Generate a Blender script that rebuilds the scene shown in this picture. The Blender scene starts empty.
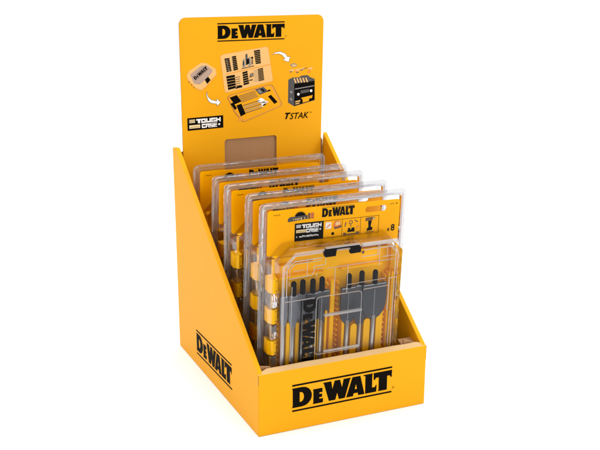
import bpy, math, random
from mathutils import Vector, Matrix
from mathutils.geometry import tessellate_polygon
random.seed(7)
S = bpy.context.scene
COL = S.collection
R = math.radians

# ------------------------------------------------------------------ camera
cam_data = bpy.data.cameras.new('camera')
cam = bpy.data.objects.new('camera', cam_data); COL.objects.link(cam)
cam.location = (-0.326823, -0.812280, 0.466299)
cam.rotation_euler = (1.27395172, -0.00697195, -0.42085359)
cam_data.sensor_width = 36; cam_data.sensor_fit = 'HORIZONTAL'
cam_data.lens = 36 * 1088.598 / 600
cam_data.clip_start = 0.02; cam_data.clip_end = 50
S.camera = cam

# ------------------------------------------------------------------ studio light
w = bpy.data.worlds.new('World'); S.world = w; w.use_nodes = True
bg = w.node_tree.nodes['Background']
bg.inputs['Color'].default_value = (1, 1, 1, 1); bg.inputs['Strength'].default_value = 1.06
def area(name, loc, target, size, power):
    l = bpy.data.lights.new(name, 'AREA'); l.shape = 'RECTANGLE'; l.size, l.size_y = size; l.energy = power
    o = bpy.data.objects.new(name, l); COL.objects.link(o); o.location = loc
    o.rotation_euler = (Vector(target) - Vector(loc)).to_track_quat('-Z', 'Y').to_euler()
    return o
area('overhead_softbox', (0.05, 0.25, 1.9), (0.08, 0.1, 0), (1.6, 1.6), 26)
area('right_softbox', (1.3, -1.2, 0.9), (0.08, 0.1, 0.12), (0.5, 0.9), 9)
S.view_settings.view_transform = 'Standard'; S.view_settings.look = 'None'
S.view_settings.exposure = 0; S.view_settings.gamma = 1
S.cycles.transparent_max_bounces = 64
S.cycles.max_bounces = 12
S.cycles.use_denoising = True

# ------------------------------------------------------------------ materials
def mat(name, col, rough=0.5, metal=0.0, spec=0.5):
    m = bpy.data.materials.new(name); m.use_nodes = True
    b = m.node_tree.nodes['Principled BSDF']
    b.inputs['Base Color'].default_value = (*col, 1); b.inputs['Roughness'].default_value = rough
    b.inputs['Metallic'].default_value = metal; b.inputs['Specular IOR Level'].default_value = spec
    return m
def vary(m, amount=0.06, scale=40, bump=0.0, bump_scale=(400, 400, 400), kind='noise'):
    nt = m.node_tree; b = nt.nodes['Principled BSDF']; N = nt.nodes.new; L = nt.links.new
    tc = N('ShaderNodeTexCoord')
    no = N('ShaderNodeTexNoise'); no.inputs['Scale'].default_value = scale; no.inputs['Detail'].default_value = 5
    L(tc.outputs['Object'], no.inputs['Vector'])
    hs = N('ShaderNodeHueSaturation'); hs.inputs['Color'].default_value = b.inputs['Base Color'].default_value
    mr = N('ShaderNodeMapRange'); mr.inputs['To Min'].default_value = 1 - amount; mr.inputs['To Max'].default_value = 1 + amount
    L(no.outputs['Fac'], mr.inputs['Value']); L(mr.outputs['Result'], hs.inputs['Value']); L(hs.outputs['Color'], b.inputs['Base Color'])
    if bump:
        mp = N('ShaderNodeMapping'); mp.inputs['Scale'].default_value = bump_scale
        L(tc.outputs['Object'], mp.inputs['Vector'])
        if kind == 'noise':
            t = N('ShaderNodeTexNoise'); t.inputs['Scale'].default_value = 1; t.inputs['Detail'].default_value = 3
        else:
            t = N('ShaderNodeTexWave'); t.bands_direction = 'X'; t.inputs['Scale'].default_value = 1; t.inputs['Distortion'].default_value = 0.6
        L(mp.outputs['Vector'], t.inputs['Vector'])
        bp = N('ShaderNodeBump'); bp.inputs['Strength'].default_value = bump; bp.inputs['Distance'].default_value = 0.0004
        L(t.outputs[0], bp.inputs['Height']); L(bp.outputs['Normal'], b.inputs['Normal'])
    return m
M = {}
M['yellow'] = vary(mat('yellow_board', (0.76, 0.335, 0.003), 0.48, 0, 0.11), 0.05, 14, 0.22, (260, 200, 18), 'noise')
M['edge'] = vary(mat('board_fold', (0.60, 0.38, 0.17), 0.7, 0, 0.3), 0.05, 60)  # paler tan puts the light on the upward-facing fold into the colour
M['kraft'] = vary(mat('kraft_board', (0.37, 0.198, 0.09), 0.8, 0, 0.2), 0.06, 50, 0.35, (75, 75, 2), 'wave')
M['kraft_edge'] = vary(mat('kraft_cut_edge', (0.36, 0.20, 0.09), 0.85, 0, 0.2), 0.25, 300)
M['black'] = mat('black_ink', (0.004, 0.003, 0.002), 0.6, 0, 0.03)
M['white'] = mat('white_ink', (0.82, 0.80, 0.76), 0.5)
M['cream'] = mat('cream_ink', (0.80, 0.62, 0.30), 0.5)
M['peach'] = mat('peach_ink', (0.74, 0.43, 0.15), 0.5, 0, .1)
M['mauve'] = mat('mauve_ink', (0.42, 0.29, 0.22), 0.5, 0, .1)
M['ochre'] = mat('ochre_ink', (0.72, 0.27, 0.006), 0.5)
M['brown'] = mat('brown_ink', (0.13, 0.06, 0.02), 0.5)
M['grey'] = mat('grey_ink', (0.22, 0.20, 0.18), 0.5)
M['darkgrey'] = mat('dark_grey_ink', (0.045, 0.04, 0.037), 0.5)
M['orange'] = mat('orange_ink', (0.75, 0.17, 0.01), 0.5)
M['card'] = mat('insert_card_print', (0.96, 0.465, 0.001), 0.5, 0, 0.02)
M['tray'] = vary(mat('yellow_plastic', (0.99, 0.51, 0.002), 0.45, 0, 0.03), 0.05, 60)
M['steel'] = vary(mat('slate_steel', (0.062, 0.068, 0.082), 0.42, 0.15, 0.2), 0.15, 120, 0.2, (900, 900, 60))
M['steel_light'] = vary(mat('bare_steel', (0.19, 0.205, 0.24), 0.4, 0.2, 0.3), 0.2, 150, 0.2, (900, 900, 60))
M['shaft'] = mat('bright_steel', (0.50, 0.50, 0.50), 0.3, 0.7)
M['rubber'] = mat('black_plastic', (0.003, 0.003, 0.004), 0.5, 0, .03)
M['floor'] = mat('white_sweep', (0.95, 0.95, 0.95), 0.9, 0, 0.0)

def clear(name, tint, edge_tint, haze, haze_edge, rough=0.06, bump=0.0, glossmul=1.0):
    """thin clear PET: straight-through light tinted by path length, fresnel reflection, a little milkiness"""
    m = bpy.data.materials.new(name); m.use_nodes = True; nt = m.node_tree
    for n in list(nt.nodes): nt.nodes.remove(n)
    N = nt.nodes.new; L = nt.links.new
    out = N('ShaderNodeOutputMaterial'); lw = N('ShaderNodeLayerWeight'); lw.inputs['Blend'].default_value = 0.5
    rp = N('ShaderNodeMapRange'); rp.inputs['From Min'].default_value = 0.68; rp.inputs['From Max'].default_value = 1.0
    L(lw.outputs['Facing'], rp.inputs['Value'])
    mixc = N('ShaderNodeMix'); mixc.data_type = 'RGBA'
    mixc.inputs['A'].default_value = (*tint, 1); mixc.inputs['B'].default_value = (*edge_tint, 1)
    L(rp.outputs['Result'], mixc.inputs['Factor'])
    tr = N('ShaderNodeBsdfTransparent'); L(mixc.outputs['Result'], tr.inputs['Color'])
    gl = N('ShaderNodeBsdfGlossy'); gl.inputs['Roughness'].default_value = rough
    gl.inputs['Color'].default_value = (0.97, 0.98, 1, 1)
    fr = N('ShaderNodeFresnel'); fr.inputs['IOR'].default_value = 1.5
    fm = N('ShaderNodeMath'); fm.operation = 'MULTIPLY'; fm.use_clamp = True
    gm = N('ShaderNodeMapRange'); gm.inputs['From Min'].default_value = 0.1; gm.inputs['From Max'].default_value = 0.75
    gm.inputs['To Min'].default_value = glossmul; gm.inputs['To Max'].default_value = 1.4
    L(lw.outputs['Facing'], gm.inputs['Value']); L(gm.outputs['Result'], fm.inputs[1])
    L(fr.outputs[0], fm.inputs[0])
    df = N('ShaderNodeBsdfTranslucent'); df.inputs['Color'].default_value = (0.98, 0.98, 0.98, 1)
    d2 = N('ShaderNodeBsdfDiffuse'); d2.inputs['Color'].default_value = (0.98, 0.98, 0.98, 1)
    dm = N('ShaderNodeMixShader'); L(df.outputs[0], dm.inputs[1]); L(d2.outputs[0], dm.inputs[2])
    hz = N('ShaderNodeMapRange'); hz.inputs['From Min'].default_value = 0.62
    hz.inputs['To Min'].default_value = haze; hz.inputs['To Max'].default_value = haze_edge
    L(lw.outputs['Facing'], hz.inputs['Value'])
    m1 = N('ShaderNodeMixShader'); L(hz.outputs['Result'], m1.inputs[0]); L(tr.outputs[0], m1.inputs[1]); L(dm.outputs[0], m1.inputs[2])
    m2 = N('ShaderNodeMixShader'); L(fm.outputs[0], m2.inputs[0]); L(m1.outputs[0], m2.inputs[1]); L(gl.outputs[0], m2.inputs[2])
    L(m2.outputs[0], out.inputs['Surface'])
    tc = N('ShaderNodeTexCoord'); no = N('ShaderNodeTexNoise'); no.inputs['Scale'].default_value = 55; no.inputs['Detail'].default_value = 2
    L(tc.outputs['Object'], no.inputs['Vector'])
    if bump:
        bp = N('ShaderNodeBump'); bp.inputs['Strength'].default_value = bump; bp.inputs['Distance'].default_value = 0.003
        L(no.outputs['Fac'], bp.inputs['Height'])
        L(bp.outputs['Normal'], gl.inputs['Normal']); L(bp.outputs['Normal'], fr.inputs['Normal'])
    return m
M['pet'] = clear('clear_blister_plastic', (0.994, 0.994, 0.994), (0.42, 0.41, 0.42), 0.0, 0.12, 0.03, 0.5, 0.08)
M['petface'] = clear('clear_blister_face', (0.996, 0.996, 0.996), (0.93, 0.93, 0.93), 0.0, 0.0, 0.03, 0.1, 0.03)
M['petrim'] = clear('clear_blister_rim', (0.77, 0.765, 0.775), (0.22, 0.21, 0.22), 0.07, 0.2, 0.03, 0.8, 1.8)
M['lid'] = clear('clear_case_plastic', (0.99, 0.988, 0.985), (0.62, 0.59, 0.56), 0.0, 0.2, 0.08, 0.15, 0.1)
M['lidedge'] = clear('case_edge_highlight', (0.88, 0.86, 0.84), (0.60, 0.56, 0.52), 0.45, 0.62, 0.12, 0.1, 2.0)  # white haze puts the lid's edge highlights into the colour

# ------------------------------------------------------------------ mesh helpers (millimetres in, metres out)
class MB:
    def __init__(s): s.v = []; s.f = []; s.m = []; s.mats = []; s.smooth = []
    def mi(s, m):
        if m not in s.mats: s.mats.append(m)
        return s.mats.index(m)
    def add(s, vs, fs, m, smooth=False):
        b = len(s.v); s.v += [tuple(c * 0.001 for c in p) for p in vs]; k = s.mi(m)
        for f in fs: s.f.append([b + i for i in f]); s.m.append(k); s.smooth.append(smooth)
    def build(s, name, parent=None, loc=None, label=None, bevel=0):
        me = bpy.data.meshes.new(name); me.from_pydata(s.v, [], s.f); me.validate()
        for m in s.mats: me.materials.append(M[m])
        if len(me.polygons) == len(s.f):
            me.polygons.foreach_set('material_index', s.m); me.polygons.foreach_set('use_smooth', s.smooth)
        o = bpy.data.objects.new(name, me); COL.objects.link(o)
        if parent: o.parent = parent
        if loc: o.location = loc
        if label: o['label'] = label
        if bevel:
            md = o.modifiers.new('bevel', 'BEVEL'); md.width = bevel * 0.001; md.segments = 2; md.limit_method = 'ANGLE'; md.angle_limit = R(40)
        return o
class Fr:
    """flat frame: (a, b, d) -> point; d is the height above the surface"""
    def __init__(s, o, u, v): s.o = Vector(o); s.u = Vector(u); s.v = Vector(v); s.n = s.u.cross(s.v).normalized()
    def __call__(s, a, b, d=0): return tuple(s.o + s.u * a + s.v * b + s.n * d)
PACK = Fr((0, 0, 0), (1, 0, 0), (0, 0, 1))          # u to the right, w up, d towards the viewer (-y)

def flat(mb, F, loops, d, m):
    tris = tessellate_polygon([[Vector((a, b, 0)) for a, b in l] for l in loops])
    pts = [p for l in loops for p in l]
    fs = []
    for t in tris:
        a, b, c = (pts[i] for i in t)
        ar = (b[0]-a[0])*(c[1]-a[1])-(b[1]-a[1])*(c[0]-a[0])
        if abs(ar) < 1e-9: continue
        fs.append(t if ar > 0 else (t[0], t[2], t[1]))
    mb.add([F(a, b, d) for a, b in pts], fs, m)
def prism(mb, F, loops, d0, d1, m, mside=None, back=True):
    flat(mb, F, loops, d1, m)
    if back:
        tmp = MB(); flat(tmp, F, loops, d0, m)
        mb.add([tuple(c*1000 for c in p) for p in tmp.v], [f[::-1] for f in tmp.f], m)
    for k, l in enumerate(loops):
        n = len(l); area2 = sum(l[i][0]*l[(i+1) % n][1]-l[(i+1) % n][0]*l[i][1] for i in range(n))
        if (area2 < 0) != (k > 0): l = l[::-1]
        vs = [F(a, b, d0) for a, b in l] + [F(a, b, d1) for a, b in l]
        mb.add(vs, [(i, (i+1) % n, n+(i+1) % n, n+i) for i in range(n)], mside or m)
def rect(a0, b0, a1, b1): return [(a0, b0), (a1, b0), (a1, b1), (a0, b1)]
def rrect(a0, b0, a1, b1, r, n=5, ch=0):
    """rounded rectangle, optionally with the two upper corners chamfered by ch; always the same point count"""
    out = []
    def arc(cx, cy, t0):
        for i in range(n+1):
            t = R(t0 + 90*i/n); out.append((cx+r*math.cos(t), cy+r*math.sin(t)))
    def cut(p, q):
        for i in range(n+1): out.append((p[0]+(q[0]-p[0])*i/n, p[1]+(q[1]-p[1])*i/n))
    arc(a0+r, b0+r, 180); arc(a1-r, b0+r, 270)
    if ch: cut((a1, b1-ch), (a1-ch, b1)); cut((a0+ch, b1), (a0, b1-ch))
    else: arc(a1-r, b1-r, 0); arc(a0+r, b1-r, 90)
    return out
def loft(mb, F, rings, m, cap=True, smooth=False):
    """rings: list of (loop, d)"""
    n = len(rings[0][0]); vs = []
    for l, d in rings: vs += [F(a, b, d) for a, b in l]
    fs = []
    for k in range(len(rings)-1):
        for i in range(n): fs.append((k*n+i, k*n+(i+1) % n, (k+1)*n+(i+1) % n, (k+1)*n+i))
    if cap: fs.append(tuple((len(rings)-1)*n+i for i in range(n)))
    mb.add(vs, fs, m, smooth)
def box(mb, F, a0, b0, a1, b1, d0, d1, m, ins=0):
    lo = rect(a0, b0, a1, b1); hi = rect(a0+ins, b0+ins, a1-ins, b1-ins)
    vs = [F(a, b, d0) for a, b in lo] + [F(a, b, d1) for a, b in hi]
    mb.add(vs, [(3, 2, 1, 0), (4, 5, 6, 7), (0, 1, 5, 4), (1, 2, 6, 5), (2, 3, 7, 6), (3, 0, 4, 7)], m)
def bar(mb, F, p, q, wd, d0, d1, m):
    """a flat rib along a line"""
    (x0, y0), (x1, y1) = p, q; l = math.hypot(x1-x0, y1-y0); nx, ny = -(y1-y0)/l*wd/2, (x1-x0)/l*wd/2
    prism(mb, F, [[(x0-nx, y0-ny), (x1-nx, y1-ny), (x1+nx, y1+ny), (x0+nx, y0+ny)]], d0, d1, m)
def rod(mb, F, a, b0, b1, d, r0, r1, m, n=12, dome=False):
    """a round rod standing along b"""
    st = [(b0, r0), (b1, r1)]
    if dome: st = [(b0, r0), (b1-r1, r1)] + [(b1-r1+r1*math.sin(R(t)), max(0.02, r1*math.cos(R(t)))) for t in (30, 60, 88)]
    vs = []
    for b, r in st:
        for i in range(n): t = 2*math.pi*i/n; vs.append(F(a+r*math.cos(t), b, d-r*math.sin(t)))
    fs = [(k*n+i, k*n+(i+1) % n, (k+1)*n+(i+1) % n, (k+1)*n+i) for k in range(len(st)-1) for i in range(n)]
    fs += [tuple(range(n))[::-1], tuple((len(st)-1)*n+i for i in range(n))]
    mb.add(vs, fs, m, True)
def circle(cx, cy, r, n=16, ry=None): return [(cx+r*math.cos(2*math.pi*i/n), cy+(ry or r)*math.sin(2*math.pi*i/n)) for i in range(n)]

# ------------------------------------------------------------------ lettering
def curve_d(x0, y0, x1, y1, wd, n=8):
    return [(x0+wd*math.sin(R(180*i/n)), y0+(y1-y0)*(1-math.cos(R(180*i/n)))/2) for i in range(n+1)]
LOGO = [
    [[(0, 0), (9.6, 0)] + [(9.6+9.6*math.sin(R(t)), 10-10*math.cos(R(t))) for t in range(20, 180, 20)] + [(9.6, 20), (0, 20), (0, 18.9), (.5, 18.4), (.5, 1.6), (0, 1.1)],
     [(7.3, 5.0), (8.2, 5.0)] + [(8.2+3.2*math.sin(R(t)), 10-5.0*math.cos(R(t))) for t in range(20, 180, 20)] + [(8.2, 15.0), (7.3, 15.0)]],
    [[(20.2, 0), (30.0, 0), (30.2, 4.4), (26.6, 4.4), (26.6, 5.9), (29.2, 5.9), (29.2, 9.3), (26.6, 9.3), (26.6, 10.9), (29.6, 10.9), (29.5, 15.2), (20.2, 15.2), (20.2, 14.3), (20.6, 13.9), (20.6, 1.3), (20.2, .9)]],
    [[(30.2, 20), (30.5, 18.8), (31.0, 18.4), (36.0, 0), (42.4, 0), (44.2, 7.0), (45.9, 0), (52.0, 0), (56.9, 18.4), (57.4, 18.8), (57.7, 20), (50.4, 20), (49.0, 11.8), (46.9, 20), (41.4, 20), (39.4, 11.8), (38.2, 20)]],
    [[(53.3, 0), (60.2, 0), (60.9, 2.9), (64.9, 2.9), (65.5, 0), (71.9, 0), (67.4, 20), (59.3, 20)], [(61.9, 7.0), (63.0, 12.2), (64.1, 7.0)]],
    [[(72.5, 0), (84.0, 0), (84.3, 7.2), (83.4, 7.2), (82.4, 5.2), (79.6, 5.2), (79.6, 18.5), (80.1, 19), (80.1, 20), (70.6, 20), (70.6, 19), (72.5, 18.5)]],
    [[(85.9, 0), (95.0, 0), (95.0, 14.6), (97.4, 14.6), (98.8, 12.6), (99.8, 12.6), (100, 20), (80.9, 20), (81.1, 12.6), (82.2, 12.6), (83.6, 14.6), (86.3, 14.6), (86.3, 1.4), (85.9, 1)]],
]
def logo(mb, F, a, b, wd, ht, d, m='black', bars=True, rot=0, reg=True, upto=6):
    """(a, b) left end of the letters' baseline; wd the width of the bars; ht from lower to upper bar"""
    sx = wd/100; sy = ht/26.6; c, s = math.cos(rot), math.sin(rot)
    T = lambda p: (a+p[0]*sx*c-p[1]*sy*s, b+p[0]*sx*s+p[1]*sy*c)
    for g in LOGO[:upto]: flat(mb, F, [[T(p) for p in l] for l in g], d, m)
    if bars:
        flat(mb, F, [[T(p) for p in rect(0, 21.9, 100, 23.7)]], d, m); flat(mb, F, [[T(p) for p in rect(0, -4.0, 100, -2.3)]], d, m)
    if reg: flat(mb, F, [[T(p) for p in circle(101.6, 1.0, 1.1, 12)], [T(p) for p in circle(101.6, 1.0, .75, 12)]], d, m)
BIT = {'T': '11111 11111 00110 00110 00110 00110', 'O': '11111 11111 10001 10001 11111 11111', 'U': '10001 10001 10001 10001 11111 11111',
       'G': '11111 11111 10000 10111 10001 11111', 'H': '10001 10001 11111 11111 10001 10001', 'C': '11111 11111 10000 10000 11111 11111',
       'A': '11111 11111 10001 11111 10001 10001', 'S': '11111 10000 11111 11111 00001 11111', 'E': '11111 10000 11111 11110 10000 11111', '+': '00000 00100 01110 00100 00000 00000'}
def block_text(mb, F, txt, a, b, wd, ht, d, m):
    n = len(txt); cw = wd/(n*5.9-0.9); chh = ht/6
    for k, ch in enumerate(txt):
        for r, row in enumerate(BIT[ch].split()):
            i = 0
            while i < 5:
                if row[i] == '1':
                    j = i
                    while j < 5 and row[j] == '1': j += 1
                    x = a+(k*5.9+i)*cw; y = b+ht-(r+1)*chh
                    w_ = .25*cw                                       # thick strokes
                    flat(mb, F, [rect(x-w_, y, x+(j-i)*cw+w_, y+chh)], d, m); i = j
                else: i += 1
def tough_case(mb, F, a, b, wd, ht, d, small=False):
    """black label with stripes at the left and two rows of block letters"""
    flat(mb, F, [rect(a, b, a+wd, b+ht)], d, 'black')
    X = lambda f: a+wd*f; base = b+(ht*.36 if small else 0); hh = ht*(.64 if small else 1); Y = lambda f: base+hh*f
    if small:
        for q in range(3): flat(mb, F, [rect(X(.05), Y(.60+.1*q), X(.21), Y(.66+.1*q))], d+.06, 'white')
    else:
        for q in range(3): flat(mb, F, [rect(X(.05), Y(.60+.1*q), X(.21), Y(.66+.1*q))], d+.06, 'cream')
    flat(mb, F, [rect(X(.05), Y(.16), X(.35 if not small else .38), Y(.42))], d+.06, 'cream')
    flat(mb, F, [rect(X(.07), Y(.24), X(.33 if not small else .36), Y(.28))], d+.09, 'brown')
    block_text(mb, F, 'TOUGH', X(.25), Y(.53), wd*.67, hh*.34, d+.06, 'white')
    block_text(mb, F, 'CASE+', X(.40), Y(.12), wd*.53, hh*.33, d+.06, 'white')
    if small: tiny_text(mb, F, X(.06), b+ht*.20, wd*.84, ht*.11, d+.06, 'white', 16)
def tiny_text(mb, F, a, b, wd, ht, d, m, n=8):
    """a line of print too small to read"""
    rr = random.Random(int(a*7+b*13)); x = a
    cw = wd/n
    for i in range(n):
        if rr.random() < .15: x += cw; continue
        h = ht*rr.choice((.7, 1, 1)); flat(mb, F, [rect(x, b, x+cw*.28, b+h)], d, m)
        flat(mb, F, [rect(x+cw*.3, b+rr.choice((0, h*.4, h*.7)), x+cw*.72, b+rr.choice((.75, 1))*h)], d, m); x += cw
def font_text(txt, F, a, b, size, d, m, mb, shear=0, bold=0, sx=1):
    c = bpy.data.curves.new('t', 'FONT'); c.body = txt; c.size = size; c.shear = shear; c.offset = bold; c.resolution_u = 3
    o = bpy.data.objects.new('t', c); COL.objects.link(o)
    me = bpy.data.meshes.new_from_object(o.evaluated_get(bpy.context.evaluated_depsgraph_get()))
    pts = [F(a+v.co.x*sx, b+v.co.y, d) for v in me.vertices]
    fs = []
    for p in me.polygons:
        vv = list(p.vertices)
        fs.append(vv if p.normal.z > 0 else vv[::-1])
    mb.add(pts, fs, m)
    bpy.data.objects.remove(o); bpy.data.curves.remove(c); bpy.data.meshes.remove(me)

def empty(name, loc, label, cat, group=None, rot=(0, 0, 0)):
    o = bpy.data.objects.new(name, None); COL.objects.link(o); o.location = loc; o.rotation_euler = rot
    o.empty_display_size = .01; o['label'] = label; o['category'] = cat
    if group: o['group'] = group
    return o

# ------------------------------------------------------------------ setting: the white surface
mb = MB(); mb.add([(-6000, -6000, 0), (6000, -6000, 0), (6000, 6000, 0), (-6000, 6000, 0)], [(0, 1, 2, 3)], 'floor')
fl = mb.build('white_surface'); fl['kind'] = 'structure'; fl['label'] = 'plain white studio surface under the display box'

# ------------------------------------------------------------------ the display box
W, D, H, Hf = 170, 225, 219, 60
dbox = empty('display_box', (0, 0, 0), 'yellow cardboard counter display box with tall printed header card and black lettering', 'display box')
# bottom
mb = MB(); XY = Fr((0, 0, 0.4), (1, 0, 0), (0, 1, 0)); box(mb, XY, 5, 8, W-5, D-1, 0, .5, 'kraft'); mb.build('base_panel', dbox)
# side panels: folded double wall, a sloping top edge from the high back to the low front
def side_panel(sgn):
    m_ = MB(); T = 4.6
    def P(t, y, z): return (t if sgn < 0 else W - t, y, z)
    prof = [(0.6, .5), (D, .5), (D+7, H-3), (D-3, H-1.5), (0.6, Hf)]
    if sgn > 0: prof = [(0.6, .5), (D, .5), (D, H-20), (D-2.5, H+1), (0.6, Hf)]
    rr = random.Random(3+sgn); a_, b_ = prof[-2], prof[-1]; sl = []
    for q in range(1, 14):
        t_ = q/14; sl.append((a_[0]+(b_[0]-a_[0])*t_, a_[1]+(b_[1]-a_[1])*t_ + rr.uniform(-.28, .28) - .5*math.sin(math.pi*t_)))
    prof = prof[:-1] + sl + prof[-1:]
    n = len(prof); e = 0.9
    def ring(t, sh, m1): return [P(t, y, z) for y, z in sh]
    def shrink(k):
        out = []
        for y, z in prof: out.append((y, z - (k if z > 1 else 0)))
        return out
    rings = [(0, shrink(e)), (e*.35, shrink(e*.3)), (e, shrink(0)), (T-e, shrink(0)), (T-e*.35, shrink(e*.3)), (T, shrink(e))]
    vs = []
    for t, sh in rings: vs += [P(t, y, z) for y, z in sh]
    out_f, rim_f = [], []
    for k in range(5):
        for i in range(n):
            q = (k*n+i, k*n+(i+1) % n, (k+1)*n+(i+1) % n, (k+1)*n+i)
            (rim_f if i >= 2 and i < n-1 else out_f).append(q if sgn > 0 else q[::-1])
    out_f.append(tuple(range(n))[::-1] if sgn > 0 else tuple(range(n)))
    out_f.append(tuple(5*n+i for i in range(n)) if sgn > 0 else tuple(5*n+i for i in range(n))[::-1])
    m_.add(vs, out_f, 'yellow'); m_.add(vs, rim_f, 'yellow')
    return m_.build('side_panel', dbox)
left = side_panel(-1); right = side_panel(1)
LEFTF = Fr((0, D, 0), (0, -1, 0), (0, 0, 1))        # a runs from the back to the front of the left panel
mb = MB(); c = math.atan2(42.3-39.1, 169.5-67.2)
logo(mb, LEFTF, D-168.6, 17.4, 102, 25.2, .12, rot=c*.95, reg=False); mb.build('printed_logo', left)
# front panel with its top folded over and inwards
mb = MB()
sec = [(0, .5), (0, 59.4), (.5, 60.0), (1.4, 60.5), (4.5, 62.2), (6.0, 62.7), (7.0, 62.2), (7.0, 1.5), (3.5, .5)]   # (y, z)
xs = [0.2, 2.0, 10.5] + [10.5+q*(W-18.5)/12 for q in range(1, 12)] + [W-8, W-1.5, W-.2]; fr_ = random.Random(11); jit = [0, 0, 0]+[fr_.uniform(-.3, .3) for q in range(11)]+[0, 0, 0]
n = len(sec); vs = []
def fz(x, y, z):
    if y < 1 or z < 3: return (x, y, z)
    lim = 1.2 if x < 1 else (2.6 if x < 3 else 9)
    if x > W-1: lim = 1.2
    elif x > W-3: lim = 3.2
    if y > lim:
        if z > 10: z = min(z, 60.2 + (lim-1)*.5)
        y = lim + (y-lim)*.15
    return (x, y, z)
for x, j in zip(xs, jit): vs += [fz(x, y, z + (j if z > 61 else j*.5 if z < 1 else 0)) for y, z in sec]
yel, edg = [], []
for k in range(len(xs)-1):
    for i in range(n):
        q = (k*n+i, (k+1)*n+i, (k+1)*n+(i+1) % n, k*n+(i+1) % n)
        (edg if 2 <= i <= 5 else yel).append(q)
yel += [tuple(range(n)), tuple((len(xs)-1)*n+i for i in range(n))[::-1]]
mb.add(vs, yel, 'yellow'); mb.add(vs, edg, 'edge')
front = mb.build('front_panel', dbox)
FRONT = Fr((0, 0, 0), (1, 0, 0), (0, 0, 1))
mb = MB(); logo(mb, FRONT, 32.4, 22.2, 101.6, 25.6, .12, rot=.003); mb.build('printed_logo', front)
# slit at the corner folds
mb = MB(); prism(mb, Fr((0, 0, 0), (0, -1, 0), (0, 0, 1)), [rect(-1.0, 50, -.1, 59.2)], .02, .1, 'kraft_edge'); mb.build('corner_cut', front)
mb = MB(); prism(mb, Fr((W, 0, 0), (0, 1, 0), (0, 0, 1)), [rect(.1, 46, 1.3, 60)], .02, .2, 'kraft_edge'); mb.build('corner_cut', front)
# kraft flaps tucked behind the front panel at both ends
for x0, x1, sg in ((5.2, 15, 1), (W-20, W-5.2, -1)):
    mb = MB(); z0, z1 = (57, 62) if sg > 0 else (57.0, 66.0)
    vs = []
    for (x, z) in ((x0, z0), (x1, z0), (x1, z1 if sg > 0 else z0+2.5), (x0, z1+2 if sg > 0 else z1)):
        vs += [(x, 8.6, z), (x, 10.2, z + .3)]
    mb.add(vs, [(0, 2, 4, 6), (7, 5, 3, 1), (0, 1, 3, 2), (2, 3, 5, 4), (4, 5, 7, 6), (6, 7, 1, 0)], 'kraft'); mb.build('inner_flap', dbox)
mb = MB()
# horizontal gusset on the right
mb.add([(W-21, 10.5, 60), (W-4.8, 10.5, 59), (W-4.8, 24, 60), (W-19, 22, 61), (W-21, 10.5, 58.6), (W-4.8, 10.5, 57.8), (W-4.8, 24, 58.8), (W-19, 22, 59.6)],
       [(0, 1, 2, 3), (7, 6, 5, 4), (0, 4, 5, 1), (1, 5, 6, 2), (2, 6, 7, 3), (3, 7, 4, 0)], 'kraft')
mb.build('inner_flap', dbox)
# back panel (kraft inside)
mb = MB(); prism(mb, Fr((0, D-.2, 0), (1, 0, 0), (0, 0, 1)), [[(4.9, 1.5), (W-4.9, 1.5), (W-4.9, 212), (W-8, 217), (W-40, 238), (40, 238), (14, 214), (4.9, 212)]], 0, 1.2, 'kraft'); mb.build('back_panel', dbox)

# header card
HY = 221.5
HF = Fr((0, HY, 0), (1, 0, 0), (0, 0, 1))
def hcorner(cx, cy, r, t0, n=7): return [(cx+r*math.cos(R(t0+90*i/n)), cy+r*math.sin(R(t0+90*i/n))) for i in range(n+1)]
outer = [(9.6, 1.5), (160.2, 1.5)] + hcorner(163.7-7, 345.2-7, 7, 0) + hcorner(6.6+7, 347.4-7, 7, 90)
wind = [(52.6, 150), (110.7, 150), (110.7, 219.8), (108.9, 221.8), (54.6, 221.8), (52.6, 219.8)]
notch = circle(70.9, 241.9, 2.6, 14)
mb = MB(); prism(mb, HF, [outer, wind], -1.6, 0, 'yellow', 'kraft_edge'); header = mb.build('header_card', dbox)
a1, b1 = 46.4, 325.0
mb = MB(); logo(mb, HF, a1, b1, 73.2, 17.6, .12, rot=-.012); mb.build('printed_logo', header)
mb = MB(); HL = Fr((12.9, HY, 234.1), (1, 0, .011), (0, 0, 1)); tough_case(mb, HL, 0, 0, 38.5, 12.9, .12); mb.build('printed_label', header)
mb = MB()
def P_(pts, d, m): flat(mb, HF, [pts], d, m)
def grow(pts, k):
    cx = sum(p[0] for p in pts)/len(pts); cy = sum(p[1] for p in pts)/len(pts); out = []
    for x, y in pts:
        l = math.hypot(x-cx, y-cy); out.append((x+(x-cx)/l*k, y+(y-cy)/l*k))
    return out
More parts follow.
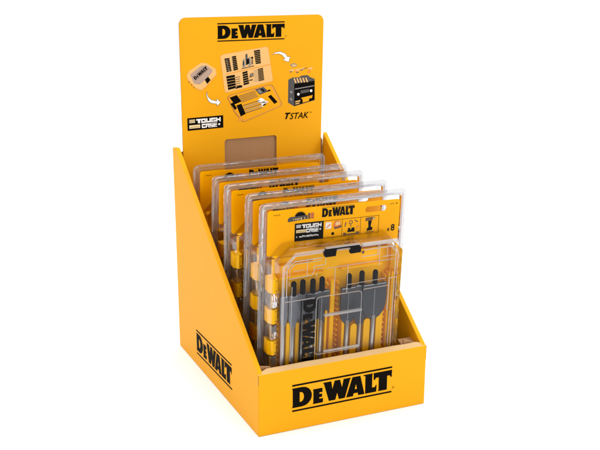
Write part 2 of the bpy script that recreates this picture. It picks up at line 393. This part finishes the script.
# open case: pale lid
lid = [(49.3, 306.9), (50.6, 308.6), (53.2, 309.4), (98.3, 314.7), (100.6, 314.2), (101.6, 312), (106.3, 281), (105.9, 279.4), (103.9, 278.7), (56.6, 270.6), (54.2, 271), (53.3, 273.2)]
P_(grow(lid, .45), .10, 'ochre'); P_(lid, .14, 'peach')
P_([(54.9, 289.6), (104.4, 297.2), (104.6, 296.2), (55.1, 288.7)], .18, 'ochre')
def comb(p00, p10, p11, p01, n, m='black', fill=.6, stem=0.0):
    """row of small bits across a quad (p00 bottom-left ... p01 top-left)"""
    L = lambda s, t: tuple((1-s)*(1-t)*p00[k]+s*(1-t)*p10[k]+s*t*p11[k]+(1-s)*t*p01[k] for k in (0, 1))
    m0 = ((p00[0]+p10[0])/2, (p00[1]+p10[1])/2); m1 = ((p01[0]+p11[0])/2, (p01[1]+p11[1])/2); g = 1.3
    p00, p10 = [tuple(m0[k]+(p[k]-m0[k])*g for k in (0, 1)) for p in (p00, p10)]; p01, p11 = [tuple(m1[k]+(p[k]-m1[k])*g for k in (0, 1)) for p in (p01, p11)]
    for i in range(n):
        t0, t1 = (i+.1)/n, (i+.1+fill)/n
        P_([L(stem, t0), L(1, t0), L(1, t1), L(stem, t1)], .2, m)
        if stem: P_([L(0, (t0*.7+t1*.3)), L(stem, (t0*.7+t1*.3)), L(stem, (t0*.3+t1*.7)), L(0, (t0*.3+t1*.7))], .2, 'grey')
comb((56.5, 291.2), (60.6, 291.8), (58.2, 305.6), (54.1, 305.2), 8, 'black', .86)
comb((63.0, 292.0), (67.6, 292.9), (65.3, 307.4), (61.2, 306.8), 8, 'black', .86, .2)
P_([(73, 295), (76, 295.4), (75.4, 304), (73.4, 303)], .2, 'grey'); P_([(76.6, 297), (79, 297.6), (78.4, 309), (76.2, 308)], .2, 'darkgrey')
P_([(79.5, 296), (82.2, 296.6), (81.8, 305.6), (79.6, 305)], .2, 'grey'); P_([(82.6, 297.4), (84.6, 298), (84.4, 303), (83, 303)], .2, 'brown')
comb((88.2, 297.6), (92.6, 298), (91.4, 312.4), (86.2, 311.7), 8, 'black', .8)
comb((58.2, 272.9), (64.6, 274.0), (63.4, 288.2), (56.2, 287.4), 5, 'black', .86)
for q in range(5): P_([(65.0, 276+q*2.2), (70.4, 276.8+q*2.2), (70.3, 277.5+q*2.2), (64.9, 276.8+q*2.2)], .2, 'brown')
P_([(65, 273.6), (72.6, 274.9), (72.2, 277.2), (66.4, 276.0)], .22, 'black')
comb((74.8, 276.6), (79.5, 277.6), (77.6, 291.4), (73.4, 290.5), 6, 'black', .82)
P_([(80.4, 284.4), (85.2, 285.4), (84.6, 289.2), (81.2, 288.2)], .2, 'brown'); P_(circle(82.9, 287, 1.1, 10), .23, 'grey')
comb((87.0, 279.2), (95.6, 280.5), (94.2, 293.6), (86.2, 292.0), 9, 'black', .74, .45)
P_([(72.2, 293.4), (86, 295.6), (85.8, 296.6), (72, 294.4)], .2, 'brown'); P_([(77.2, 298), (80.6, 298.6), (80.2, 304), (77.6, 303.4)], .23, 'black'); P_(circle(83.6, 304.4, 1.2, 10), .24, 'black')
P_([(73.4, 297), (74.6, 297.2), (74.4, 301.6), (73.4, 301.2)], .23, 'black'); P_(circle(82.0, 285.6, 1.5, 10), .22, 'brown'); P_([(80.2, 280.4), (84.4, 281.2), (84.0, 282.8), (80.0, 282)], .2, 'brown')
for q in range(6): P_([(55.4+q*.5-(q>2)*.2, 304.0-q*2.2), (56.2+q*.5, 304.0-q*2.2), (56.4+q*.5, 302.8-q*2.2), (55.6+q*.5, 302.8-q*2.2)], .24, 'grey')
# open case: yellow tray
tray = [(56.8, 264.3), (57.8, 266.4), (60.8, 267.8), (102.2, 275.4), (105.4, 274.6), (107.3, 272.2), (116.3, 255.2), (116, 253.2), (114.1, 251.9), (75.6, 239.3), (73, 239.2), (71.3, 240.8), (63.8, 250.2)]
P_(grow(tray, .55), .10, 'brown'); P_(tray, .14, 'ochre'); P_(grow(tray, -2.0), .17, 'yellow')
P_([(58.6, 265), (66.4, 267.2), (71.6, 260.2), (63.9, 257.6)], .2, 'black')
P_([(66.0, 256.5), (71.4, 258), (76.2, 247), (70.6, 244.6)], .2, 'black'); P_([(59.4, 258.6), (62.4, 259.8), (66.6, 253.6), (64.2, 251.8)], .2, 'black')
for q in range(5):
    P_([(68.4+q*.9, 265.9-q*1.5), (86.5+q*.8, 270.4-q*1.4), (86.6+q*.8, 269.7-q*1.4), (68.5+q*.9, 265.1-q*1.5)], .2, 'brown')
    P_([(73.2+q*.7, 256.3-q*2.0), (92+q*.7, 260.2-q*1.9), (92.1+q*.7, 259.4-q*1.9), (73.3+q*.7, 255.4-q*2.0)], .2, 'grey' if q % 2 else 'brown')
P_([(86.5, 271.6), (96, 273.6), (101.6, 268.6), (91.8, 265.8)], .2, 'darkgrey'); P_([(89, 270.6), (91.4, 271.2), (94.4, 268.2), (92, 267.4)], .23, 'grey')
P_([(92.6, 271.8), (94.6, 272.2), (97.8, 269.2), (95.8, 268.6)], .23, 'black'); P_([(101, 268.4), (104, 269), (103.4, 270.6), (100.6, 270)], .2, 'black')
P_([(100.9, 263.4), (104.3, 265), (111.8, 256.9), (108.3, 255.0)], .2, 'black')
P_([(88.6, 259.4), (92.4, 262.4), (95.2, 261.8), (97.2, 259.6), (101.6, 257.8), (98.2, 256.2), (96, 253.6), (92.6, 252.8), (94, 256.2)], .2, 'white')
P_([(91.6, 257.4), (96.2, 259), (100.2, 257.4), (96.6, 256.6)], .23, 'grey'); P_([(94.4, 254.6), (97.4, 256.2), (99.6, 256.0), (96.4, 253.8)], .23, 'black')
# stacked tool box
stak = [(124.0, 279.4), (128.7, 281.4), (136, 281.2), (139, 282.8), (146, 283.0), (149, 280.6), (154.2, 278.4), (154.5, 255.9), (130.8, 250.9), (123.7, 255.4)]
P_(stak, .12, 'darkgrey'); P_([(130.7, 274.6), (154.2, 276.6), (154.4, 256.2), (130.9, 251.4)], .15, 'black')
P_([(124.4, 278.4), (130.2, 275.2), (130.4, 251.6), (124.2, 255.6)], .15, 'darkgrey')
for q in range(5):
    x = 129.8+q*3.3
    P_([(x, 280.4), (x+1.5, 280.5), (x+3.6, 275.6), (x+2.1, 275.4)], .2, 'peach')
for x, y in ((135.5, 263.4), (150.2, 266.2)): P_(circle(x, y, 1.5, 8), .2, 'white')
P_([(131.6, 269.6), (153.6, 271.8), (153.6, 270.8), (131.6, 268.6)], .2, 'grey'); P_([(138, 267.2), (148, 268.2), (148, 265.0), (138, 263.8)], .19, 'darkgrey')
P_([(126, 268), (128.4, 267), (128.4, 264.6), (126, 265.6)], .2, 'grey'); P_([(126, 260.4), (128.4, 259.4), (128.4, 257), (126, 258)], .2, 'grey')
P_([(132.0, 256.2), (137.8, 257.2), (137.8, 255.8), (132, 254.9)], .2, 'peach'); P_([(132.0, 253.8), (137, 254.7), (137, 253.6), (132, 252.7)], .2, 'peach')
P_([(138.6, 259.4), (152, 261.4), (151, 258.0), (148.6, 258.6), (147.4, 255.4), (140.4, 254.1), (140.6, 257)], .2, 'yellow')
# small kit floating above the tool box
P_(circle(130, 294.2, 3.7, 14, 1.9), .12, 'grey'); P_(circle(130.3, 294.0, 2.6, 12, 1.0), .15, 'peach')
for q, (x, y) in enumerate([(125.6, 287.2), (131.8, 287.4), (137.6, 288.2), (146.8, 288.0)]):
    P_([(x, y), (x+4.6, y+.9), (x+4.4, y+3.2), (x-.4, y+2.2)], .12, 'peach'); P_([(x, y-.4), (x+2.2, y), (x+2.2, y+1.2), (x, y+.8)], .16, ('brown', 'orange')[q % 2])
P_([(133.0, 285.6), (136, 286.2), (136, 287.2), (133, 286.6)], .16, 'brown'); P_([(146, 285.4), (149.4, 286), (149.4, 287), (146, 286.4)], .16, 'orange')
P_([(139.4, 289.6), (145.8, 291.0), (145.8, 290.3), (139.4, 288.9)], .16, 'brown')
# arrows
ar1 = [(33.6, 272.8), (34.4, 272.2), (35.2, 268.4), (37, 265.9), (39.3, 264.3), (44.4, 262.6), (44.1, 265.3), (49.4, 260.9), (44.8, 256.9), (44.3, 259.4), (39.2, 260.3), (36.6, 261.9), (35.1, 264), (33.5, 268.9)]
ar2 = [(104.7, 305.8), (108.9, 308.7), (114.8, 309.4), (120.7, 306.9), (123.2, 303.4), (126.3, 303.9), (124.3, 297.4), (117.2, 300.6), (119.9, 301.4), (116.8, 305.2), (112.8, 306.8), (108, 306.8)]
def inset(pts, k):
    n = len(pts); out = []
    sgn = 1 if sum(pts[i][0]*pts[(i+1) % n][1]-pts[(i+1) % n][0]*pts[i][1] for i in range(n)) > 0 else -1
    for i in range(n):
        p, q, r_ = Vector(pts[i-1]), Vector(pts[i]), Vector(pts[(i+1) % n])
        e1 = (q-p).normalized(); e2 = (r_-q).normalized(); n1 = Vector((-e1.y, e1.x)); n2 = Vector((-e2.y, e2.x)); b = (n1+n2)
        b = b/max(.5, b.length_squared/2) if b.length > 1e-6 else n1
        out.append(tuple(q+b*k*sgn))
    return out
for ar in (ar1, ar2): P_(ar, .12, 'brown'); P_(inset(ar, .42), .16, 'white')
# closed small case
cs = [(13.3, 290.3), (15.8, 294.7), (28.8, 302.3), (34.6, 301.4), (44, 295.3), (44.8, 289.6), (40.2, 285.4), (33, 277.9), (28.2, 274.6), (22.4, 277.5), (14.4, 286.4)]
P_([(x, y-1.0) for x, y in grow(cs, .3)], .10, 'ochre'); P_(cs, .14, 'peach')
P_([(16.8, 291.2), (28.7, 299.3), (34.6, 299.4), (40.6, 294.6), (39.2, 291), (31.3, 283.7), (26.5, 280.4), (20.7, 281.8)], .18, 'mauve')
sc = MB(); logo(sc, Fr((0, 0, 0), (1, 0, 0), (0, 0, 1)), 0, 0, 16.5, 4.6, 0, bars=True, reg=False)
k_ = math.atan2(10.7, 13.7)
logo(mb, HF, 22.0, 285.2, 17.6, 4.4, .22, bars=True, rot=k_, reg=False)
P_([(32.2, 285), (35.8, 287.9), (38.4, 284.4), (34.8, 280.6)], .22, 'black')
for q in range(3): P_(circle(15.6+q*2.6, 283.4-q*2.8, .6, 8), .2, 'brown')
# second row of writing
font_text('T', HF, 118.8, 238.4, 8.6, .14, 'black', mb, .35, .42, 1.05)
font_text('STAK', HF, 125.4, 237.5, 9.3, .14, 'black', mb, .3, .14, .95)
font_text('TM', HF, 148.6, 242.4, 2.0, .14, 'black', mb, .0, .0)
P_(notch[:], .05, 'kraft_edge') if False else None
mb.build('printed_picture', header)
mb = MB(); prism(mb, HF, [[(67.6, 240.0), (74.2, 240.4), (74.2, 241.6), (72.6, 243.6), (69.2, 243.4), (67.6, 241.2)]], .05, .12, 'ochre'); mb.build('finger_tab', header)

# ------------------------------------------------------------------ one blister pack
PW, PH = 143.6, 206.4
def make_pack(loc, label):
    t = empty('blister_pack', loc, label, 'blister pack', 'drill bit packs lined up in the display box', (R(3.5), 0, 0))
    F = PACK
    # clear clamshell, front half
    mb = MB()
    def frame(s, d_off):
        rg = []
        for ins, d in ((0, 0), (0.15, .8), (1.0, 1.0), (1.5, 2.2), (2.7, 2.2), (3.2, .9), (3.9, .9), (4.1, 2.4), (4.9, 2.4), (5.2, .9), (6.4, .8)):
            rg.append((rrect(ins, ins, PW-ins, PH-ins, max(1.2, 5.5-ins)), d_off+s*d))
        return rg
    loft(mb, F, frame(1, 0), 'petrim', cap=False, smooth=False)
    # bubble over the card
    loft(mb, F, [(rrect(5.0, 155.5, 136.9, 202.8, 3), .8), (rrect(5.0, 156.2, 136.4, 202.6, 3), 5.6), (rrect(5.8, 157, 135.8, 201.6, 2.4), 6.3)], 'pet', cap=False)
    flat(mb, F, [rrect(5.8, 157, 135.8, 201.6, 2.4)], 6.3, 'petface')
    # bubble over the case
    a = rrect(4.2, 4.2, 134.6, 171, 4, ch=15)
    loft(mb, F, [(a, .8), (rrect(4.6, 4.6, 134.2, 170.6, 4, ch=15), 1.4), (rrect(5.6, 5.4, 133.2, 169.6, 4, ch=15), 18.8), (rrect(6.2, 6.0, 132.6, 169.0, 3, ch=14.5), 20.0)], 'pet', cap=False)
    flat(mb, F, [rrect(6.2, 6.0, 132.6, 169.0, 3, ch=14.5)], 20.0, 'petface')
    mb.build('front_shell', t)
    mb = MB()
    rg = [(l, -.5-(d-0)) for l, d in frame(1, 0)]
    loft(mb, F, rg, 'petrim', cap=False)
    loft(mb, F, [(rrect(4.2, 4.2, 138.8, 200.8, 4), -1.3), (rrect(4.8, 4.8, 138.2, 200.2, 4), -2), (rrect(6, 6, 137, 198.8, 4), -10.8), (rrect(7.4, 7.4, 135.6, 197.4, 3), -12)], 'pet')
    mb.build('back_shell', t)
    # printed card
    mb = MB(); k = -.018
    CF = Fr((0, 0, -.6), (1, 0, k), (0, 0, 1))
    hole = rrect(100.2, 191.2, 121.6, 196.8, 2.6)
    prism(mb, CF, [rrect(5.6, 159.4, 135.0, 201.3, 2.5), hole], 4.4, 4.9, 'card')
    card = mb.build('insert_card', t)
    d = 5.0
    mb = MB(); logo(mb, CF, 57.2, 191.1, 32.0, 11.0, d, bars=False, reg=False)
    flat(mb, CF, [rect(57.2, 199.9, 89, 200.3)], d, 'brown'); mb.build('printed_logo', card)
    mb = MB(); tough_case(mb, CF, 31.4, 171.0, 27.9, 16.8, d, small=True); mb.build('printed_label', card)
    mb = MB()
    def L(p, q, wd=.35, m='black'): bar(mb, CF, p, q, wd, d-.06, d+.02, m)
    # saw blade badge
    arc = [(31.2+6.0*math.cos(R(q)), 193.2+5.6*math.sin(R(q))) for q in range(0, 181, 20)]
    teeth = []
    for i, q in enumerate(range(0, 181, 9)): r_ = 5.9 if i % 2 else 4.7; teeth.append((36.4+r_*1.05*math.cos(R(q)), 193.2+r_*math.sin(R(q))))
    flat(mb, CF, [teeth], d, 'black')
    flat(mb, CF, [[(24.6, 189.8), (43.4, 191.2), (43.4, 194.8), (26.6, 194.2), (24.6, 192.6)]], d+.06, 'darkgrey')
    font_text('EXTREME', CF, 26.0, 191.2, 3.0, d+.12, 'cream', mb, .2, .06, 1.0) if False else tiny_text(mb, CF, 26.0, 191.2, 16, 2.0, d+.12, 'cream', 9)
    flat(mb, CF, [rect(43.8, 190.9, 46.0, 196.4)], d, 'brown'); flat(mb, CF, [rect(46.4, 190.9, 49.6, 196.6)], d, 'orange')
    for q in range(3): flat(mb, CF, [rect(46.9, 191.6+q*1.7, 49.1, 192.3+q*1.7)], d+.06, 'brown')
    tiny_text(mb, CF, 10, 196.6, 7.4, 1.2, d, 'black', 7); tiny_text(mb, CF, 125.6, 196.8, 7.6, 1.2, d, 'black', 7)
    # three picture boxes
    for x in (77.6, 96.0, 114.4): L((x, 171.2), (x, 187.4))
    L((59.4, 187.4), (114.4, 187.4)); L((59.4, 171.2), (114.4, 171.2))
    flat(mb, CF, [rect(61.2, 179.6, 66.8, 185.8)], d, 'white'); flat(mb, CF, [[(62, 181), (65.6, 184.4), (66, 183.2), (62.8, 180.4)]], d+.06, 'orange')
    flat(mb, CF, [[(68.4, 181.4), (71, 178.6), (75.4, 179.2), (77, 182.2), (75.6, 185.4), (74, 186.6), (70.2, 186.4)]], d, 'orange')
    flat(mb, CF, [[(70.6, 182), (75.8, 182.6), (74.8, 185.6), (71.4, 185.2)]], d+.06, 'cream'); flat(mb, CF, [[(70, 178.8), (76.8, 179.8), (76.9, 182), (73, 180.6), (69.8, 181)]], d+.1, 'brown')
    flat(mb, CF, [circle(68.6, 174.6, 1.5, 12)], d, 'black')
    flat(mb, CF, [[(79, 171.8), (95, 171.8), (95, 174.2), (91.6, 174.2), (91.6, 173), (81.6, 173), (81.6, 174.2), (79, 174.2)]], d, 'brown')
    flat(mb, CF, [[(83, 174.4), (90.4, 174.4), (90, 178.4), (87.2, 178.4), (87.0, 176.6), (86, 176.6), (85.8, 178.4), (83.8, 178.4)]], d, 'black')
    flat(mb, CF, [circle(86.2, 183.6, 2.0, 12), circle(86.2, 183.6, 1.2, 12)], d, 'brown'); L((86.2, 179.6), (86.2, 181.4), .9, 'brown')
    L((80.4, 180), (81.4, 184.2), 1.0, 'brown'); L((90, 185.4), (93.2, 183.2), 1.0, 'brown'); flat(mb, CF, [[(91, 178.2), (94, 180.6), (94.6, 179), (92, 176.8)]], d, 'ochre')
    flat(mb, CF, [[(100.6, 183), (110.4, 184.2), (110.6, 186), (106.6, 186.6), (101, 186.2)]], d, 'brown')
    flat(mb, CF, [[(103.6, 183.2), (107.4, 183.6), (106.4, 177.4), (108.4, 176.6), (108, 174), (102.6, 173.6), (102.6, 175.6), (104.2, 177)]], d, 'black')
    flat(mb, CF, [circle(109.2, 185, .9, 8)], d+.06, 'cream'); flat(mb, CF, [rect(101.4, 172.2, 110, 173.0)], d, 'brown')
    font_text('x', CF, 123.4, 171.4, 5.6, d, 'black', mb, 0, .18, .9); font_text('8', CF, 127.2, 171.4, 8.6, d, 'black', mb, 0, .22, .95)
    # line of small print under the boxes
    tiny_text(mb, CF, 72, 166.6, 14, 1.3, d, 'brown', 12); tiny_text(mb, CF, 52, 163.4, 40, 1.1, d, 'brown', 26)
    mb.build('printed_picture', card)
    # yellow tray of the case
    mb = MB()
    o = rrect(13.5, 7, 131.4, 166, 3, ch=12); i1 = rrect(15.2, 8.8, 130.6, 164.2, 2.5, ch=11.4); i2 = rrect(16, 9.6, 130.4, 163.4, 2.5, ch=11.2)
    loft(mb, F, [(o, -2.6), (o, 3.6), (i1, 3.6), (i2, -1.4)], 'tray'); flat(mb, F, [o], -2.6, 'tray')
    for a0, a1_ in ((64.0, 67.4), (74.6, 78.0), (123.4, 126.2), (16.6, 18.2)):
        for q in range(22):
            b = 13+q*5.2
            if b > 124: break
            mb.add([F(a0, b, -1.3), F(a1_, b, -1.3), F(a1_, b+3.9, -1.3), F(a0, b+3.9, -1.3), F((a0+a1_)/2-.5, b+1.2, 6.0), F((a0+a1_)/2+.5, b+1.2, 6.0), F((a0+a1_)/2+.5, b+2.8, 6.0), F((a0+a1_)/2-.5, b+2.8, 6.0)], [(0, 1, 5, 4), (1, 2, 6, 5), (2, 3, 7, 6), (3, 0, 4, 7), (4, 5, 6, 7)], 'tray')
    box(mb, F, 68.2, 12, 73.8, 128, -1.35, 5.6, 'tray', .8); box(mb, F, 127.0, 12, 129.8, 128, -1.35, 6.5, 'tray', .4)
    for x, hw_, tp in ((25.7, 1.7, 93), (34.7, 1.6, 92), (44.2, 1.6, 93), (53.6, 1.9, 93), (63.0, 1.0, 100), (80.6, 1.2, 96), (91.8, 3.2, 80), (105.4, 3.2, 83), (118.2, 3.2, 97)):
        lp = [(x-hw_, 11), (x+hw_, 11)] + [(x+hw_*math.cos(R(q)), tp+hw_*math.sin(R(q))) for q in range(0, 181, 30)]
        prism(mb, F, [lp], -1.35, 10.4, 'tray', back=False)
    box(mb, F, 17.5, 134.6, 62.5, 137.0, -1.36, 4.2, 'tray', .4); box(mb, F, 79.5, 135.6, 122, 138, -1.36, 4.2, 'tray', .4)
    box(mb, F, 20, 146, 52, 148, -1.36, 3.2, 'tray', .3); box(mb, F, 92, 152, 126, 153.6, -1.36, 3.2, 'tray', .3)
    flat(mb, F, [circle(103.6, 148, 1.5, 12)], -1.25, 'brown')
    tray_ = mb.build('case_tray', t)
    # hinge knuckles on the left edge (yellow)
    for b in (126.8, 97.6, 67.0, 36.8, 8.0):
        mb = MB(); hh = 13.6
        vs = []
        for bb in (b, b+hh): vs += [F(5.9, bb, 1.5), F(13.4, bb, 1.5), F(13.4, bb, 12.5), F(9.6, bb, 14.6), F(5.9, bb, 10.2)]
        mb.add(vs, [(4, 3, 2, 1, 0), (5, 6, 7, 8, 9), (0, 1, 6, 5), (1, 2, 7, 6), (2, 3, 8, 7), (3, 4, 9, 8), (4, 0, 5, 9)][0:2] +
               [(0, 1, 6, 5), (1, 2, 7, 6), (2, 3, 8, 7), (3, 4, 9, 8), (4, 0, 5, 9)], 'tray')
        flat(mb, Fr(F(9.6, b, 14.6), (3.8, 2.1, 0), (0, 0, 1)), [circle(.62, hh-2.0, .17, 8, .7), ], .05, 'brown')
        flat(mb, Fr(F(9.6, b, 14.6), (3.8, 2.1, 0), (0, 0, 1)), [circle(.62, 2.0, .17, 8, .7), ], .05, 'brown')
        mb.build('hinge', t)
    # clear lid
    mb = MB()
    e0 = rrect(13.6, 7.2, 130.8, 166.2, 3, ch=12.5); e1 = rrect(14.0, 7.6, 130.6, 165.8, 3, ch=12.5)
    e2 = rrect(15.4, 9, 129.8, 164.4, 3, ch=12.2); e3 = rrect(17.6, 11, 129.0, 162.0, 3, ch=11.6)
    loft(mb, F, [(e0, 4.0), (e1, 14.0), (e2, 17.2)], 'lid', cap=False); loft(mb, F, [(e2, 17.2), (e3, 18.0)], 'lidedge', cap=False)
    flat(mb, F, [e3], 18.0, 'petface')
    def E(p, q, wd=.7, d1=18.6): bar(mb, F, p, q, wd, 18.02, d1, 'lidedge')
    def path(pts, wd=.7):
        for p, q in zip(pts, pts[1:]): E(p, q, wd)
    path([(19.4, 124), (19.4, 150.2), (26.2, 156.6), (52.6, 157.0)], .8)
    path([(21.6, 140.8), (43.0, 141.6), (45.2, 144.6), (45.2, 149.8), (56, 150.2)], .6)
    path([(22.0, 143.2), (22.0, 149.4), (27.4, 154.4), (52.0, 154.6)], .5); path([(17.4, 146), (24.6, 161.4), (52.6, 161.8)], .7)  # doubled ridges and short strips added to stand in for glare on the lid
    path([(21.8, 138.6), (21.8, 134.0)], .5); path([(26, 147.6), (36.4, 147.8)], .4); path([(47.0, 147), (54.6, 147.2)], .4); path([(48, 143.6), (48, 139)], .4)
    path([(94, 158.8), (127, 158.9)], .8); path([(113, 150), (126, 150.2)], .5); path([(126.8, 157), (126.8, 130)], .7); path([(118, 160), (118, 148)], .4)
    path([(38.6, 142), (38.6, 156.4)], .5); path([(56.2, 150.2), (56.2, 163)], .5)
    path([(92.0, 152.6), (108, 152.8), (108.4, 162)], .6); path([(110, 142), (110, 161.4)], .5)
    path([(20, 133.8), (64, 134.4)], .5) if False else None
    path([(57.6, 146.2), (97, 146.6), (125, 146.2)], .45)
    path([(128.6, 128.0), (121.4, 127.8), (121.0, 96)], .7); path([(79.0, 127.4), (118, 128.4)], .4)
    path([(66, 119.4), (66, 145.0)], .5); path([(78.6, 119.8), (78.6, 146)], .5)
    path([(18.2, 119.2), (47, 119.4)], .6); path([(95.6, 120.4), (120.8, 120.8)], .5)
    # raised window with its slotted tongue
    wloop = rrect(48.4, 62.4, 94.2, 119.8, 4)
    prism(mb, F, [wloop, rrect(49.0, 63.0, 93.6, 119.2, 3.6)], 18.02, 18.9, 'lidedge', back=False)
    path([(24.6, 133), (24.6, 60)], .5); path([(123.8, 95), (123.8, 22)], .5); path([(126.6, 126), (126.6, 22)], .5)
    # wavy left rim seen as stacked clear knuckles between the hinges, and the same on the right
    for b0, b1_ in ((112.4, 125.6), (82.0, 96.4), (52.0, 65.8), (22.6, 35.6)):
        loft(mb, F, [(rrect(6.4, b0, 13.4, b1_, 1), 1), (rrect(6.6, b0+.2, 13.4, b1_-.2, 1), 12.5), (rrect(8, b0+1, 12.4, b1_-1, 1), 14)], 'petrim')
    for q in range(5):
        b0 = 16+q*22
        loft(mb, F, [(rrect(130.9, b0, 132.8, b0+15, .8), 1), (rrect(130.9, b0+.2, 132.7, b0+14.8, .8), 12.5), (rrect(131.0, b0+1, 132.3, b0+14, .8), 14)], 'lid')
    mb.build('case_lid', t)
    # milky bars painted in for the white highlights on the window
    mb = MB()
    box(mb, F, 56.4, 99.4, 95.0, 102.2, 18.1, 19.9, 'lidedge', .5); mb.build('window_highlight', t); mb = MB(); box(mb, F, 57.2, 64.0, 94.4, 66.2, 18.95, 19.9, 'lidedge', .4)
    mb.build('window_highlight', t)
    # black latch; milky strips around it paint in the white highlight lines
    mb = MB()
    prism(mb, F, [[(54.2, 162.0), (56.0, 164.2), (66.4, 164.6), (80.0, 164.6), (89, 164.2), (90.6, 162.6), (90.6, 157.4), (80.4, 157.2), (80.0, 163.4), (66.4, 163.4), (65.8, 157.0), (55.6, 157.0)]], 15.5, 18.9, 'rubber')
    box(mb, F, 57, 160.0, 64.2, 161.4, 18.95, 19.6, 'rubber', .2); box(mb, F, 82, 160.2, 89.2, 161.6, 18.95, 19.6, 'rubber', .2)
    lt = mb.build('latch', t, bevel=.4)
    mb = MB(); box(mb, F, 55.8, 164.9, 89.2, 166.2, 17.6, 19.6, 'lidedge', .2); mb.build('lid_highlight', t)
    mb = MB(); box(mb, F, 66.6, 161.6, 79.8, 162.8, 18.05, 19.0, 'lidedge', .2); mb.build('lid_highlight', t)
    mb = MB(); box(mb, F, 91.4, 161.6, 128, 165.6, 17.6, 19.4, 'lidedge', .8)
    mb.build('lid_highlight', t)
    # vertical logo printed on the lid
    mb = MB(); VF = Fr(F(0, 0, 18.1), (0, 0, -1), (1, 0, 0))    # a runs down, b runs right
    logo(mb, Fr((36.2, -18.15, 118.2), (0, 0, -1), (1, 0, 0)), 0, 0, 66, 16.6, 0, bars=True, reg=False)
    mb.build('printed_logo', t)
    # spade bits
    bits = [(21.4, 3.7, 94.0, 8.6, 0), (30.2, 4.4, 91.4, 9.6, 1), (39.6, 5.0, 93.5, 8.4, 1), (48.8, 6.0, 92, 9.8, 1), (58.6, 7.6, 92.5, 8.2, 1), (84.8, 7.6, 88.6, 9.8, 1), (98.8, 6.4, 82.5, 8.0, 1), (111.6, 12.2, 89.6, 9.8, 1)]
    for bi, (u, hw, bot, dd, cap) in enumerate(bits):
        st = 'steel_light' if bi in (0, 1, 2) else 'steel'
        mb = MB(); top = 121.0; nk = 2.0
        if hw < 7: out = [(u-nk, bot-3), (u+nk, bot-3), (u+hw, bot+5), (u+hw, top-1), (u+hw-.8, top), (u+1.6, top), (u, top+3), (u-1.6, top), (u-hw+.8, top), (u-hw, top-1), (u-hw, bot+5)]
        else:
            s = [(u+nk+(hw-nk)*math.sin(R(q))**1.2, bot-4+(12.5 if hw < 11 else 16)*(1-math.cos(R(q)))) for q in range(0, 91, 15)]
            s2 = [(2*u-x, y) for x, y in s[::-1]]
            out = s + [(u+hw, top-.8), (u+hw-.8, top), (u+1.6, top), (u, top+3), (u-1.6, top), (u-hw+.8, top), (u-hw, top-.8)] + s2
        prism(mb, F, [out], dd-.8, dd+.8, st)
        bar(mb, F, (u-hw+.9, top-1.2), (u+hw-.9, top-1.2), .5, dd+.82, dd+.9, 'shaft')
        prism(mb, F, [[(u-.5, bot-2), (u+.5, bot-2), (u+.35, top-6), (u-.35, top-6)]], dd+.82, dd+.95, 'steel_light')
        if hw > 7:
            flat(mb, F, [circle(u, 108.5, 1.3, 12), circle(u, 108.5, .8, 12)], dd+.86, 'darkgrey')
            font_text(str(int(round(hw*2))), F, u-2.6, 112.4, 4.2, dd+.86, 'darkgrey', mb, 0, .02)
        b_ = mb.build('spade_bit', t)
        mb = MB(); rod(mb, F, u, 12, bot-1, dd, 1.9, 1.9, 'shaft'); mb.build('shank', b_)
        mb = MB()
        if cap: rod(mb, F, u, 120.4, 134.3, dd, 2.5, 2.45, 'rubber', 14, dome=True)
        else: rod(mb, F, u, 120.4, 129, dd, 1.5, .6, 'steel', 10, dome=True)
        mb.build('tip_cap', b_)
    return t
def copy_tree(o, parent=None):
    c = o.copy(); COL.objects.link(c)
    if parent: c.parent = parent
    for ch in list(o.children): copy_tree(ch, c)
    return c
LBL = ['frontmost clear blister pack, its printed card and eight spade bits in full view',
       'second clear blister pack from the front, right behind the fully visible one',
       'middle clear blister pack of the five, two packs away from the header card',
       'fourth clear blister pack from the front, second nearest to the header card',
       'rearmost clear blister pack, right against the header card and its cut-out window']
spots = [(.0098, .0325, .0042), (.0106, .0712, .0036), (.0072, .1090, .0030), (.0068, .1490, .0018), (.0058, .1950, .0013)]
lean = [.3, -.4, .5, -.2]; tip = [.25, -.3, .2, -.15]; turn = [.3, -.4, .5, -.2]
first = make_pack(spots[0], LBL[0])
for s, l in zip(spots[1:], LBL[1:]):
    c = copy_tree(first); c.location = s; c['label'] = l
    c.rotation_euler = (R(3.5+lean.pop(0)), R(tip.pop(0)), R(turn.pop(0)))
